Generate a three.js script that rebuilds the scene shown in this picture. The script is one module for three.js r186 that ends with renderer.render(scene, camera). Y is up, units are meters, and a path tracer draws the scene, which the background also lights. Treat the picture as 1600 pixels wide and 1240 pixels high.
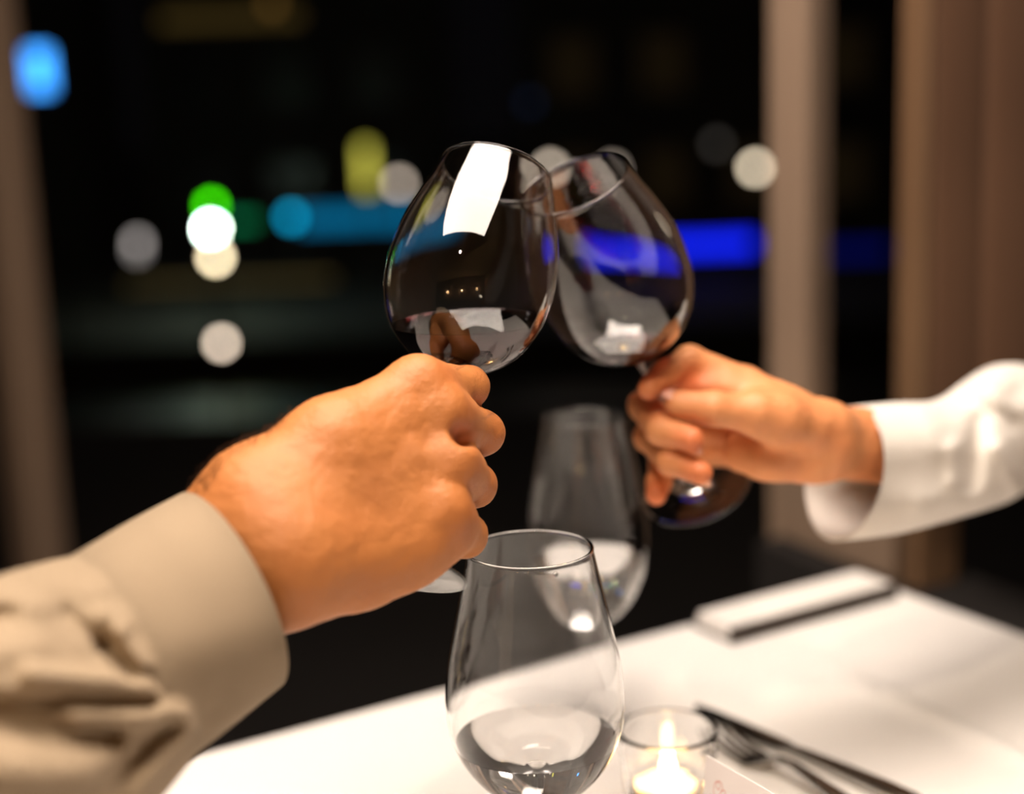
import * as THREE from 'three';
import { mergeGeometries } from 'three/addons/utils/BufferGeometryUtils.js';
import { RoundedBoxGeometry } from 'three/addons/geometries/RoundedBoxGeometry.js';
import { RectAreaLightUniformsLib } from 'three/addons/lights/RectAreaLightUniformsLib.js';
import { ImprovedNoise } from 'three/addons/math/ImprovedNoise.js';

RectAreaLightUniformsLib.init();
const scene = new THREE.Scene();
const renderer = new THREE.WebGLRenderer({ antialias: true });
renderer.toneMapping = THREE.LinearToneMapping;
renderer.shadowMap.enabled = true;

// ---------------------------------------------------------------- camera
const F = 2486, EYE = 1.2;                         // focal length in pixels of the 1600 x 1240 frame
const camera = new THREE.PerspectiveCamera(2 * Math.atan(620 / F) * 180 / Math.PI, 1600 / 1240, 0.02, 200);
camera.rotation.order = 'YXZ';
camera.position.set(0, EYE, 0);
camera.rotation.set(-12 * Math.PI / 180, 0, -2 * Math.PI / 180);
camera.focus = 0.775;
camera.userData.fStop = 2.6;
camera.updateMatrixWorld(true);
scene.add(camera);

// ---------------------------------------------------------------- night sky, exposure, main lamp settings
scene.background = new THREE.Color().setRGB(0.0012, 0.0012, 0.0016);
renderer.toneMappingExposure = 1.0;
const KEY = { at: [-0.02, 2.0, -0.78], aim: [0.0, 0.95, -0.86], w: 0.85, h: 0.80, power: 8.6, color: [1.0, 0.855, 0.735] };
const SPOT = { at: [-0.3, 2.62, 0.48], aim: [0.2, 0.75, -1.0], candela: 5.5, color: [1.0, 0.83, 0.64] };
const FILL = { power: 8, color: [1.0, 0.76, 0.54] };

// ---------------------------------------------------------------- helpers
const V = (x, y, z) => new THREE.Vector3(x, y, z);
const used = {};
function numbered(n) { const k = used[n] = (used[n] ?? -1) + 1; return k ? n + '_' + String(k).padStart(3, '0') : n; }
let seed = 7;
const rnd = () => { seed = (seed * 1664525 + 1013904223) >>> 0; return seed / 4294967296; };
const noise = new ImprovedNoise();
const N3 = (x, y, z) => noise.noise(x, y, z);
// a point seen at a pixel of the photograph, at a distance along the optical axis
const at = (px, py, d) => V((px - 800) / F * d, -(py - 620) / F * d, -d).applyMatrix4(camera.matrixWorld);
function onPlane(px, py, h) {
  const dir = at(px, py, 1).sub(camera.position);
  return camera.position.clone().addScaledVector(dir, (h - EYE) / dir.y);
}
function shadows(o) { o.traverse((m) => { if (m.isMesh) { m.castShadow = true; m.receiveShadow = true; } }); return o; }
function part(name, geometry, m, parent) { const o = new THREE.Mesh(geometry, m); o.name = name; parent.add(o); return shadows(o); }
function thing(name, label, category, position = V(0, 0, 0), group) {
  const o = new THREE.Group(); o.name = numbered(name); o.position.copy(position); scene.add(o);
  o.userData = { label, category }; if (group) o.userData.group = group; return o;
}
function single(name, geometry, m, label, category, position = V(0, 0, 0), group) {
  const o = new THREE.Mesh(geometry, m); o.name = numbered(name); o.position.copy(position); scene.add(o);
  o.userData = { label, category }; if (group) o.userData.group = group; return shadows(o);
}
function struct(name, geometry, m) { const o = new THREE.Mesh(geometry, m); o.name = name; o.userData.kind = 'structure'; scene.add(o); return shadows(o); }
const lin = (r, g, b) => new THREE.Color().setRGB(r, g, b);
const std = (c, roughness = 0.6, extra = {}) => new THREE.MeshStandardMaterial({ color: lin(...c), roughness, ...extra });
const phys = (c, roughness = 0.6, extra = {}) => new THREE.MeshPhysicalMaterial({ color: lin(...c), roughness, ...extra });
const glow = (c, k) => new THREE.MeshStandardMaterial({ color: lin(0, 0, 0), emissive: lin(...c), emissiveIntensity: k, roughness: 1 });
function noiseTexture(size, f, repeat) {           // a grey height map
  const a = new Uint8Array(size * size * 4);
  for (let y = 0; y < size; y++) for (let x = 0; x < size; x++) {
    const v = Math.max(0, Math.min(255, f(x / size, y / size) * 255)), i = (y * size + x) * 4;
    a[i] = a[i + 1] = a[i + 2] = v; a[i + 3] = 255;
  }
  const t = new THREE.DataTexture(a, size, size); t.magFilter = THREE.LinearFilter; t.wrapS = t.wrapT = THREE.RepeatWrapping;
  t.repeat.set(repeat, repeat); t.needsUpdate = true; return t;
}
const weave = noiseTexture(256, (u, v) => 0.5 + 0.22 * Math.sin(u * Math.PI * 2 * 32) * (Math.floor(v * 64) % 2 ? 1 : -1) + 0.22 * Math.sin(v * Math.PI * 2 * 32) + 0.12 * (rnd() - 0.5), 50);
const pores = noiseTexture(512, (u, v) => {
  const s = (k, a) => a * (N3(u * k, v * k, 1.3) * (1 - u) + N3((u - 1) * k, v * k, 1.3) * u);
  return 0.5 + s(40, 0.4) + s(90, 0.4) + 0.1 * (rnd() - 0.5);
}, 22);

function grid(nu, nv, f, closedU = false) {        // a surface through f(i / nu, j / nv)
  const p = [], uv = [], idx = [], q = V(0, 0, 0);
  for (let j = 0; j <= nv; j++) for (let i = 0; i <= nu; i++) { f(i / nu, j / nv, q); p.push(q.x, q.y, q.z); uv.push(i / nu, j / nv); }
  for (let j = 0; j < nv; j++) for (let i = 0; i < nu; i++) {
    const a = j * (nu + 1) + i, b = a + 1, c = a + nu + 1, d = c + 1;
    idx.push(a, b, d, a, d, c);
  }
  const g = new THREE.BufferGeometry();
  g.setAttribute('position', new THREE.Float32BufferAttribute(p, 3)); g.setAttribute('uv', new THREE.Float32BufferAttribute(uv, 2)); g.setIndex(idx);
  g.computeVertexNormals();
  if (closedU) {                                   // one normal where the tube closes
    const n = g.attributes.normal;
    for (let j = 0; j <= nv; j++) {
      const a = j * (nu + 1), b = a + nu, m = V(n.getX(a) + n.getX(b), n.getY(a) + n.getY(b), n.getZ(a) + n.getZ(b)).normalize();
      n.setXYZ(a, m.x, m.y, m.z); n.setXYZ(b, m.x, m.y, m.z);
    }
  }
  return g;
}
// a surface of revolution through [radius, height] points; normals from the profile
function lathe(pts, n = 96) {
  const p = [], nn = [], uv = [], idx = [];
  const m = pts.length;
  for (let j = 0; j < m; j++) {
    const a = pts[Math.max(0, j - 1)], b = pts[Math.min(m - 1, j + 1)];
    let tx = b[0] - a[0], ty = b[1] - a[1]; const l = Math.hypot(tx, ty) || 1; tx /= l; ty /= l;
    for (let i = 0; i <= n; i++) {
      const t = i / n * Math.PI * 2, c = Math.cos(t), s = Math.sin(t);
      p.push(pts[j][0] * c, pts[j][1], pts[j][0] * s); nn.push(ty * c, -tx, ty * s); uv.push(i / n, j / m);
    }
  }
  for (let j = 0; j + 1 < m; j++) for (let i = 0; i < n; i++) { const a = j * (n + 1) + i, c = a + n + 1; idx.push(a, c, a + 1, a + 1, c, c + 1); }
  const g = new THREE.BufferGeometry();
  g.setAttribute('position', new THREE.Float32BufferAttribute(p, 3)); g.setAttribute('normal', new THREE.Float32BufferAttribute(nn, 3));
  g.setAttribute('uv', new THREE.Float32BufferAttribute(uv, 2)); g.setIndex(idx); return g;
}
function smooth(pts, n) {                          // a smooth curve through [x, y] points, evenly sampled
  const c = new THREE.CatmullRomCurve3(pts.map(([x, y]) => V(x, y, 0)), false, 'centripetal');
  return c.getSpacedPoints(n).map((q) => [Math.max(0, q.x), q.y]);
}
function box(x0, x1, y0, y1, z0, z1, r = 0) {
  const g = r ? new RoundedBoxGeometry(x1 - x0, y1 - y0, z1 - z0, 3, r) : new THREE.BoxGeometry(x1 - x0, y1 - y0, z1 - z0);
  return g.translate((x0 + x1) / 2, (y0 + y1) / 2, (z0 + z1) / 2);
}
function tube(points, r, n = 24, k = 8) { return new THREE.TubeGeometry(new THREE.CatmullRomCurve3(points), n, r, k, false); }

// ---------------------------------------------------------------- signed distances and their surface
const cap = (x, y, z, c) => {                      // tapered capsule: [ax, ay, az, bx - ax, .., .., 1 / length², ra, rb - ra]
  const px = x - c[0], py = y - c[1], pz = z - c[2];
  let t = (px * c[3] + py * c[4] + pz * c[5]) * c[6]; t = t < 0 ? 0 : t > 1 ? 1 : t;
  const dx = px - t * c[3], dy = py - t * c[4], dz = pz - t * c[5];
  return Math.sqrt(dx * dx + dy * dy + dz * dz) - c[7] - t * c[8];
};
const smin = (a, b, k) => { const h = Math.max(k - Math.abs(a - b), 0) / k; return Math.min(a, b) - h * h * k * 0.25; };
const bone = (a, ra, b, rb) => { const d = b.clone().sub(a); return [a.x, a.y, a.z, d.x, d.y, d.z, 1 / Math.max(1e-9, d.lengthSq()), ra, rb - ra]; };
function surfaceNets(f, lo, hi, h) {
  const nx = Math.ceil((hi.x - lo.x) / h) + 1, ny = Math.ceil((hi.y - lo.y) / h) + 1, nz = Math.ceil((hi.z - lo.z) / h) + 1, sx = 1, sy = nx, sz = nx * ny;
  const d = new Float32Array(nx * ny * nz), id = new Int32Array(nx * ny * nz).fill(-1), p = [], idx = [];
  // coarse pass: skip blocks that lie far from the surface
  const B = 4;
  for (let z0 = 0; z0 < nz; z0 += B) for (let y0 = 0; y0 < ny; y0 += B) for (let x0 = 0; x0 < nx; x0 += B) {
    const m = f(lo.x + (x0 + 1.5) * h, lo.y + (y0 + 1.5) * h, lo.z + (z0 + 1.5) * h), far = Math.abs(m) > h * 8;
    for (let z = z0; z < Math.min(nz, z0 + B); z++) for (let y = y0; y < Math.min(ny, y0 + B); y++) for (let x = x0; x < Math.min(nx, x0 + B); x++)
      d[x + y * sy + z * sz] = far ? m : f(lo.x + x * h, lo.y + y * h, lo.z + z * h);
  }
  const E = [[0, 1], [2, 3], [4, 5], [6, 7], [0, 2], [1, 3], [4, 6], [5, 7], [0, 4], [1, 5], [2, 6], [3, 7]];
  for (let z = 0; z < nz - 1; z++) for (let y = 0; y < ny - 1; y++) for (let x = 0; x < nx - 1; x++) {
    const i = x + y * sy + z * sz, c = [d[i], d[i + sx], d[i + sy], d[i + sx + sy], d[i + sz], d[i + sx + sz], d[i + sy + sz], d[i + sx + sy + sz]];
    let neg = 0; for (let k = 0; k < 8; k++) neg += c[k] < 0;
    if (!neg || neg === 8) continue;
    let X = 0, Y = 0, Z = 0, n = 0;
    for (const [a, b] of E) if (c[a] < 0 !== c[b] < 0) {
      const t = c[a] / (c[a] - c[b]);
      X += (a & 1) + t * ((b & 1) - (a & 1)); Y += (a >> 1 & 1) + t * ((b >> 1 & 1) - (a >> 1 & 1)); Z += (a >> 2) + t * ((b >> 2) - (a >> 2)); n++;
    }
    id[i] = p.length / 3; p.push(lo.x + (x + X / n) * h, lo.y + (y + Y / n) * h, lo.z + (z + Z / n) * h);
  }
  const quad = (a, b, c, e, flip) => { if (a < 0 || b < 0 || c < 0 || e < 0) return; if (flip) idx.push(a, c, b, a, e, c); else idx.push(a, b, c, a, c, e); };
  for (let z = 1; z < nz - 1; z++) for (let y = 1; y < ny - 1; y++) for (let x = 1; x < nx - 1; x++) {
    const i = x + y * sy + z * sz, s = d[i] < 0;
    if (s !== d[i + sx] < 0) quad(id[i - sy - sz], id[i - sz], id[i], id[i - sy], !s);
    if (s !== d[i + sy] < 0) quad(id[i - sx - sz], id[i - sx], id[i], id[i - sz], !s);
    if (s !== d[i + sz] < 0) quad(id[i - sx - sy], id[i - sy], id[i], id[i - sx], !s);
  }
  const nn = [], e = h * 0.6;
  for (let i = 0; i < p.length; i += 3) {
    const [x, y, z] = [p[i], p[i + 1], p[i + 2]], gx = f(x + e, y, z) - f(x - e, y, z), gy = f(x, y + e, z) - f(x, y - e, z), gz = f(x, y, z + e) - f(x, y, z - e), l = Math.hypot(gx, gy, gz) || 1;
    nn.push(gx / l, gy / l, gz / l);
  }
  const g = new THREE.BufferGeometry();
  g.setAttribute('position', new THREE.Float32BufferAttribute(p, 3)); g.setAttribute('normal', new THREE.Float32BufferAttribute(nn, 3)); g.setIndex(idx);
  return g;
}
// hand = { palm: bones, blend, fingers: [bones], web, ridges }: one continuous skin
function handField(hand) {
  return (x, y, z) => {
    let d = 1e3;
    for (const c of hand.palm) d = smin(d, cap(x, y, z, c), hand.blend);
    let out = 1e3;
    for (const chain of hand.fingers) {
      let e = 1e3;
      for (const c of chain) e = smin(e, cap(x, y, z, c), 0.004);
      out = smin(out, e, 0.0016);
    }
    d = smin(d, out, hand.web);
    for (const [c, k] of hand.ridges ?? []) d = smin(d, cap(x, y, z, c), k);
    for (const [c, k] of hand.hollows ?? []) d = -smin(-d, cap(x, y, z, c), k);
    if (Math.abs(d) < 0.01) d -= 0.00035 * N3(x * 120, y * 120, z * 120) + 0.00016 * N3(x * 330, y * 330, z * 330);
    return d;
  };
}
function chain(joints, shift = 0) { joints = joints.map(([x, y, d, q]) => [x, y, d + shift, q * (1 + shift)]);  const out = []; for (let i = 0; i + 1 < joints.length; i++) out.push(bone(at(...joints[i].slice(0, 3)), joints[i][3] / 1000, at(...joints[i + 1].slice(0, 3)), joints[i + 1][3] / 1000)); return out; }
function skin(hand, h, origin, along, tone) {
  const lo = V(1e9, 1e9, 1e9), hi = V(-1e9, -1e9, -1e9);
  for (const c of [...hand.palm, ...hand.fingers.flat()]) for (const [q, r] of [[V(c[0], c[1], c[2]), c[7]], [V(c[0] + c[3], c[1] + c[4], c[2] + c[5]), c[7] + c[8]]]) { lo.min(q.clone().subScalar(r + 0.012)); hi.max(q.clone().addScalar(r + 0.012)); }
  const g = surfaceNets(handField(hand), lo, hi, h), p = g.attributes.position, uv = [], col = [];
  const ax = along.clone().normalize(), back = camera.position.clone().sub(origin), u = back.addScaledVector(ax, -back.dot(ax)).normalize(), w = ax.clone().cross(u);
  for (let i = 0; i < p.count; i++) {
    const q = V(p.getX(i), p.getY(i), p.getZ(i)), r = q.clone().sub(origin);
    uv.push(r.dot(ax), Math.atan2(r.dot(w), r.dot(u)) * 0.035);
    const t = tone(q); col.push(t[0], t[1], t[2]);
    p.setXYZ(i, r.x, r.y, r.z);
  }
  g.setAttribute('uv', new THREE.Float32BufferAttribute(uv, 2)); g.setAttribute('color', new THREE.Float32BufferAttribute(col, 3));
  return g;
}

// ================================================================ the room
const TABLE = 0.75;
const mats = {
  dark: std([0.012, 0.009, 0.008], 0.9), wall: std([0.10, 0.07, 0.05], 0.9), ceiling: std([0.16, 0.13, 0.10], 0.95),
  frame: std([0.30, 0.21, 0.15], 0.55), frameBrown: std([0.20, 0.112, 0.058], 0.6), floor: std([0.014, 0.011, 0.010], 0.95),
  pane: phys([1, 1, 1], 0.0, { transmission: 1, thickness: 0, ior: 1.45, specularIntensity: 0.35 }),
  curtain: std([0.075, 0.034, 0.015], 0.95),
};
// the window bay: a corner post, a tall pane to its left, a pane over a low wall to its right
const P = (X, Z, y = 0) => V(X, y, -Z);                       // X to the right, Z ahead of the camera
const corner = (() => { const q = at(1248, 500, 1.86); return [q.x, -q.z]; })();
const leftDir = (() => { const q = at(27, 500, 3.0); const d = [q.x - corner[0], -q.z - corner[1]], l = Math.hypot(...d); return [d[0] / l, d[1] / l, l]; })();
const rightDir = [0.46, -0.888];
const along = (d, s, t = 0) => [corner[0] + d[0] * s - d[1] * t, corner[1] + d[1] * s + d[0] * t];
function bayBox(d, s0, s1, y0, y1, t0, t1, r = 0) {            // a box along one side of the bay
  const g = box(s0, s1, y0, y1, t0, t1, r), a = Math.atan2(d[1], d[0]);
  return g.rotateY(a).translate(corner[0], 0, -corner[1]);
}
const H = 2.7;
struct('floor', box(-3.2, 2.6, -0.1, 0, -5.4, 2.8), mats.floor);
struct('ceiling', box(-3.2, 2.6, H, H + 0.1, -5.4, 2.8), mats.ceiling);
struct('wall_back', box(-3.2, 2.6, 0, H, 2.6, 2.75), mats.wall);
struct('wall_left', box(-3.2, -3.05, 0, H, -5.2, 2.6), mats.wall);
{
  const end = along(rightDir, 3.0);
  struct('wall_right', box(end[0] - 0.1, end[0] + 0.05, 0, H, -end[1] - 0.05, 2.6), mats.wall);
}
const sillY = at(1250, 862, 1.84).y;
struct('wall_low', bayBox(rightDir, 0.0, 3.0, 0, sillY, -0.06, 0.06), mats.dark);
struct('wall_window', bayBox(rightDir, 1.1, 3.0, sillY, H, -0.06, 0.06), mats.wall);
struct('trim_1', bayBox(rightDir, -0.01, 0.24, sillY, sillY + 0.15, -0.03, 0.03, 0.006), mats.frame);     // bottom rail
struct('trim_2', bayBox(leftDir, -0.026, 0.026, 0.0, H, -0.026, 0.026, 0.005), mats.frame);               // corner post
struct('trim_3', bayBox(rightDir, 0.20, 0.24, sillY, H, -0.03, 0.03, 0.005), mats.frameBrown);           // second post
struct('trim_4', bayBox(leftDir, leftDir[2] - 0.04, leftDir[2] + 0.04, 0.0, H, -0.04, 0.04, 0.008), mats.frame);
struct('trim_5', bayBox(leftDir, 0, 4.2, 0.0, 0.06, -0.05, 0.05, 0.006), mats.dark);
struct('trim_6', bayBox(leftDir, 0, 4.2, H - 0.14, H, -0.05, 0.05, 0.006), mats.dark);
struct('window_1', bayBox(leftDir, 0.026, leftDir[2] - 0.04, 0.06, H - 0.14, -0.004, 0.004), mats.pane);
struct('window_2', bayBox(leftDir, leftDir[2] + 0.04, 4.0, 0.06, H - 0.14, -0.004, 0.004), mats.pane);
struct('window_3', bayBox(rightDir, 0.026, 0.20, sillY + 0.15, H, -0.004, 0.004), mats.pane);
struct('window_4', bayBox(rightDir, 0.24, 1.1, sillY + 0.15, H, -0.004, 0.004), mats.pane);
// curtain of vertical pleats hanging inside the window, right of the second post
{
  const s0 = 0.30, s1 = 1.5, y0 = at(1550, 740, 1.5).y, y1 = 2.62;
  const g = grid(260, 40, (u, v, q) => {
    const s = s0 + (s1 - s0) * u, y = y0 + (y1 - y0) * v, w = 1 + 0.25 * Math.sin(v * 3 + u * 9);
    const t = -0.075 - 0.022 * w * Math.sin(s * 82 + 1.1 * Math.sin(s * 17) + 0.25 * Math.sin(v * 5)) - 0.008 * Math.sin(s * 190 + v);
    const c = along(rightDir, s, t); q.set(c[0], y, -c[1]);
  });
  const c = thing('curtain', 'brown pleated curtain hanging at the window behind the white sleeve', 'curtain', V(0, 0, 0));
  part('drape', g, mats.curtain, c);
  part('rod', bayBox(rightDir, s0 - 0.05, s1 + 0.05, 2.62, 2.65, -0.09, -0.06, 0.01), mats.dark, c);
}

// ---------------------------------------------------------------- lamps of the room
{
  const k = KEY, o = thing('ceiling_lamp', 'flat rectangular lamp hung above the table, out of view', 'lamp', V(...k.at));
  o.lookAt(V(...k.aim));                                       // +z towards the aim
  part('housing', box(-k.w / 2 - 0.03, k.w / 2 + 0.03, -k.h / 2 - 0.03, k.h / 2 + 0.03, -0.05, -0.004, 0.012), std([0.05, 0.05, 0.05], 0.4), o);
  part('diffuser_light', box(-k.w / 2, k.w / 2, -k.h / 2, k.h / 2, -0.004, 0.002), glow(k.color, 6), o);
  const l = new THREE.RectAreaLight(lin(...k.color), k.power, k.w, k.h); l.position.set(0, 0, 0.012); l.rotation.y = Math.PI; o.add(l);
  o.updateMatrixWorld(true);
  for (const s of [-1, 1]) {
    const a = o.localToWorld(V(s * k.w * 0.4, 0, -0.05)), b = V(a.x, H, a.z);
    part('cable', tube([o.worldToLocal(a.clone()), o.worldToLocal(b.clone())], 0.003, 2, 6), mats.dark, o);
  }
  // ceiling spotlight behind the camera
  {
    const p = thing('ceiling_spotlight', 'small black ceiling spotlight behind the camera, out of view', 'lamp', V(...SPOT.at));
    p.lookAt(V(...SPOT.aim));
    part('housing', lathe([[0, -0.09], [0.04, -0.088], [0.045, -0.08], [0.045, 0.02], [0.040, 0.022], [0.038, 0.0]], 32).rotateX(Math.PI / 2), mats.dark, p);
    part('bulb_light', new THREE.SphereGeometry(0.022, 20, 12), glow(SPOT.color, 40), p);
    const sl = new THREE.SpotLight(lin(...SPOT.color), SPOT.candela, 0, 0.5, 0.6); sl.position.set(0, 0, 0.03); sl.shadow.radius = 1.5; sl.castShadow = true; p.add(sl);
    sl.target.position.set(0, 0, 1); p.add(sl.target);
  }
  // small wall lamps at the back of the room
  for (const [x, y, what] of [[-1.5, 1.75, 'left'], [-0.3, 1.75, 'middle'], [0.9, 1.75, 'right']]) {
    const w = thing('wall_lamp', `small warm wall lamp on the back wall, the ${what} one of three`, 'lamp', V(x, y, 2.54));
    part('bracket', box(-0.03, 0.03, -0.12, 0.0, -0.01, 0.06, 0.008), mats.dark, w);
    part('lamp_shade', lathe(smooth([[0.055, -0.06], [0.07, 0.02], [0.075, 0.12]], 8), 24), glow([1, 0.6, 0.25], 5), w);
    const pl = new THREE.PointLight(lin(1, 0.62, 0.3), 1.2); pl.position.set(0, 0.05, -0.12); pl.castShadow = true; w.add(pl);
  }
  // soft ceiling panel at the far side of the room that lifts the window posts
  const f = thing('ceiling_panel', 'square warm ceiling light panel above the window side', 'lamp', V(-0.35, H - 0.03, -0.95));
  part('panel_frame', box(-0.33, 0.33, 0.0, 0.03, -0.33, 0.33, 0.008), mats.dark, f);
  part('panel_light', box(-0.3, 0.3, -0.008, 0.004, -0.3, 0.3), glow(FILL.color, 2), f);
  const fl = new THREE.RectAreaLight(lin(...FILL.color), FILL.power, 0.6, 0.6); fl.position.y = -0.015; fl.rotation.x = -Math.PI / 2; f.add(fl);
}

// ================================================================ outside: the harbour at night
const WATER = -4.6, QUAY = 0.8;
{
  struct('water', box(-60, 60, WATER - 0.2, WATER, -120, -5.8), phys([0.002, 0.0025, 0.003], 0.5));
  struct('quay', box(-40, 40, WATER, WATER + QUAY, -60, -29.5), std([0.02, 0.018, 0.012], 0.9));
  const bm = std([0.012, 0.010, 0.009], 0.9), lit = glow([1, 0.62, 0.22], 0.006);
  const far = [['long dark building on the far quay, left behind the blue sign', -16, 9, 11], ['tall dark building on the far quay, behind the green lights', -5.5, 8, 14], ['low dark building on the far quay, right behind the blue strip', 6, 11, 9]];
  for (const [label, x, w, h] of far) {
    const b = thing('building', label, 'building', V(x, WATER + QUAY, -46));
    part('wall', box(-w / 2, w / 2, 0, h, -3, 3), bm, b);
    part('roof', box(-w / 2 - 0.3, w / 2 + 0.3, h, h + 0.4, -3.3, 3.3), bm, b);
    for (let r = 0; r < Math.floor(h / 3); r++) for (let c = 0; c < Math.floor(w / 2.4); c++) {
      const x0 = -w / 2 + 0.8 + c * 2.4, on = rnd() < 0.25;
      const f = part('window', box(x0, x0 + 1.2, 1 + r * 3, 2.5 + r * 3, 2.96, 3.04), on ? lit : std([0.004, 0.004, 0.006], 0.3), b);
    }
  }
}
function globe(px, py, D, rpx, color, power, label, group) {   // a globe lamp on a thin post
  const q = at(px, py, D), r = rpx / F * D, base = WATER + (D > 29.5 ? QUAY : 0.0);
  const o = thing('harbour_lamp', label, 'lamp', V(q.x, base, q.z), group);
  const h = q.y - base;
  part('bulb', new THREE.SphereGeometry(r, 24, 16).translate(0, h, 0), glow(color, power), o);
  part('post', lathe([[0.05, 0], [0.05, 0.2], [0.03, 0.3], [0.025, h - r]], 8), mats.dark, o);
  const l = new THREE.PointLight(lin(...color), 0.25); l.position.set(0, h, 0); l.castShadow = true; o.add(l);
  return o;
}
globe(330, 321, 32, 8, [0.06, 1, 0.0], 9, 'green round harbour light above the brilliant white one');
globe(330, 357, 32.6, 9, [0.75, 1, 0.85], 70, 'brilliant white harbour light just under the green one');
globe(337, 402, 31.2, 8, [1, 0.83, 0.52], 17, 'cream harbour light directly below the brilliant white one');
globe(346, 536, 16, 8, [1, 0.80, 0.62], 10, 'pale lone light low over the water, above the fist');
globe(215, 378, 33, 8, [0.8, 0.72, 0.68], 2.2, 'dim greyish harbour light left of the green one');
globe(215, 392, 33.7, 8, [0.8, 0.72, 0.68], 1.6, 'dim greyish light just under the other dim one, left');
globe(455, 339, 34, 9, [0.0, 0.42, 0.75], 4.2, 'blue cyan light at the left end of the cyan strip');
globe(623, 287, 34, 8, [1, 0.82, 0.66], 4.2, 'greyish white light right of the yellow streak');
globe(860, 263, 34, 8, [1, 0.82, 0.64], 5.6, 'cream light seen between the rims of the two wine glasses');
globe(957, 264, 34, 8, [1, 0.82, 0.66], 2.2, 'dim grey light behind the rim of the right wine glass');
globe(1180, 262, 34, 8, [1, 0.83, 0.60], 8.5, 'bright cream light beside the right window post');
globe(1120, 225, 36, 8, [0.9, 0.8, 0.7], 0.2, 'very faint light left of the bright cream one at the post');
globe(828, 160, 36, 8, [0.1, 0.2, 0.5], 0.12, 'very faint blue light high above the wine glasses');
globe(425, 8, 36, 9, [1, 0.5, 0.1], 0.25, 'faint gold light at the top edge of the photo');
function strip(name, pts, D, hpx, color, power, label, category) {  // a long lit strip or panel on the far side
  const [x0, y0, x1, y1] = pts, a = at(x0, y0, D), b = at(x1, y1, D), hh = hpx / F * D, w = b.x - a.x, tilt = Math.atan2(b.y - a.y, w);
  const o = thing(name, label, category, V((a.x + b.x) / 2, (a.y + b.y) / 2, (a.z + b.z) / 2));
  const L = a.distanceTo(b);
  const g1 = part('light_face', box(-L / 2, L / 2, -hh / 2, hh / 2, 0, 0.06), glow(color, power), o);
  const g2 = part('backing', box(-L / 2 - 0.06, L / 2 + 0.06, -hh / 2 - 0.06, hh / 2 + 0.06, -0.12, -0.001, 0.03), mats.dark, o);
  for (const t of w > 1.5 ? [-0.4, 0.4] : [0]) part('post', lathe([[0.05, WATER + QUAY - o.position.y], [0.04, WATER + QUAY + 0.3 - o.position.y], [0.03, -hh / 2 - 0.05]], 8).translate(t * L, 0, -0.06), mats.dark, o);
  return o;
}
strip('neon_strip', [905, 386, 1178, 383], 36, 22, [0.004, 0.014, 0.80], 2.1, 'bright blue neon strip along the quay behind the right wine glass', 'light strip');
strip('neon_strip', [1262, 392, 1388, 392], 36, 20, [0.0, 0.01, 0.35], 0.22, 'faint dark blue strip seen between the two window posts', 'light strip');
strip('neon_strip', [470, 337, 700, 342], 36, 26, [0.0, 0.16, 0.34], 1.0, 'long cyan strip along the quay behind the left wine glass', 'light strip');
strip('neon_strip', [360, 345, 400, 345], 36, 12, [0.0, 0.3, 0.1], 0.9, 'short teal green strip right of the brilliant white light', 'light strip');
strip('lit_sign', [47, 110, 78, 110], 26, 62, [0.05, 0.34, 1.0], 3.6, 'blue lit rectangular sign beside the left window post', 'sign');
strip('lit_sign', [565, 262, 579, 262], 33, 70, [0.5, 0.46, 0.06], 2.4, 'upright yellow lit sign left of the greyish white light', 'sign');
strip('lit_sign', [250, 34, 470, 24], 39, 18, [0.5, 0.32, 0.08], 0.10, 'very dim brown lit band high up at the top edge, far left building', 'sign');
strip('lit_sign', [200, 440, 520, 440], 34, 8, [0.16, 0.11, 0.03], 0.45, 'dim brown lit ledge under the green and white lights', 'sign');

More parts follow.
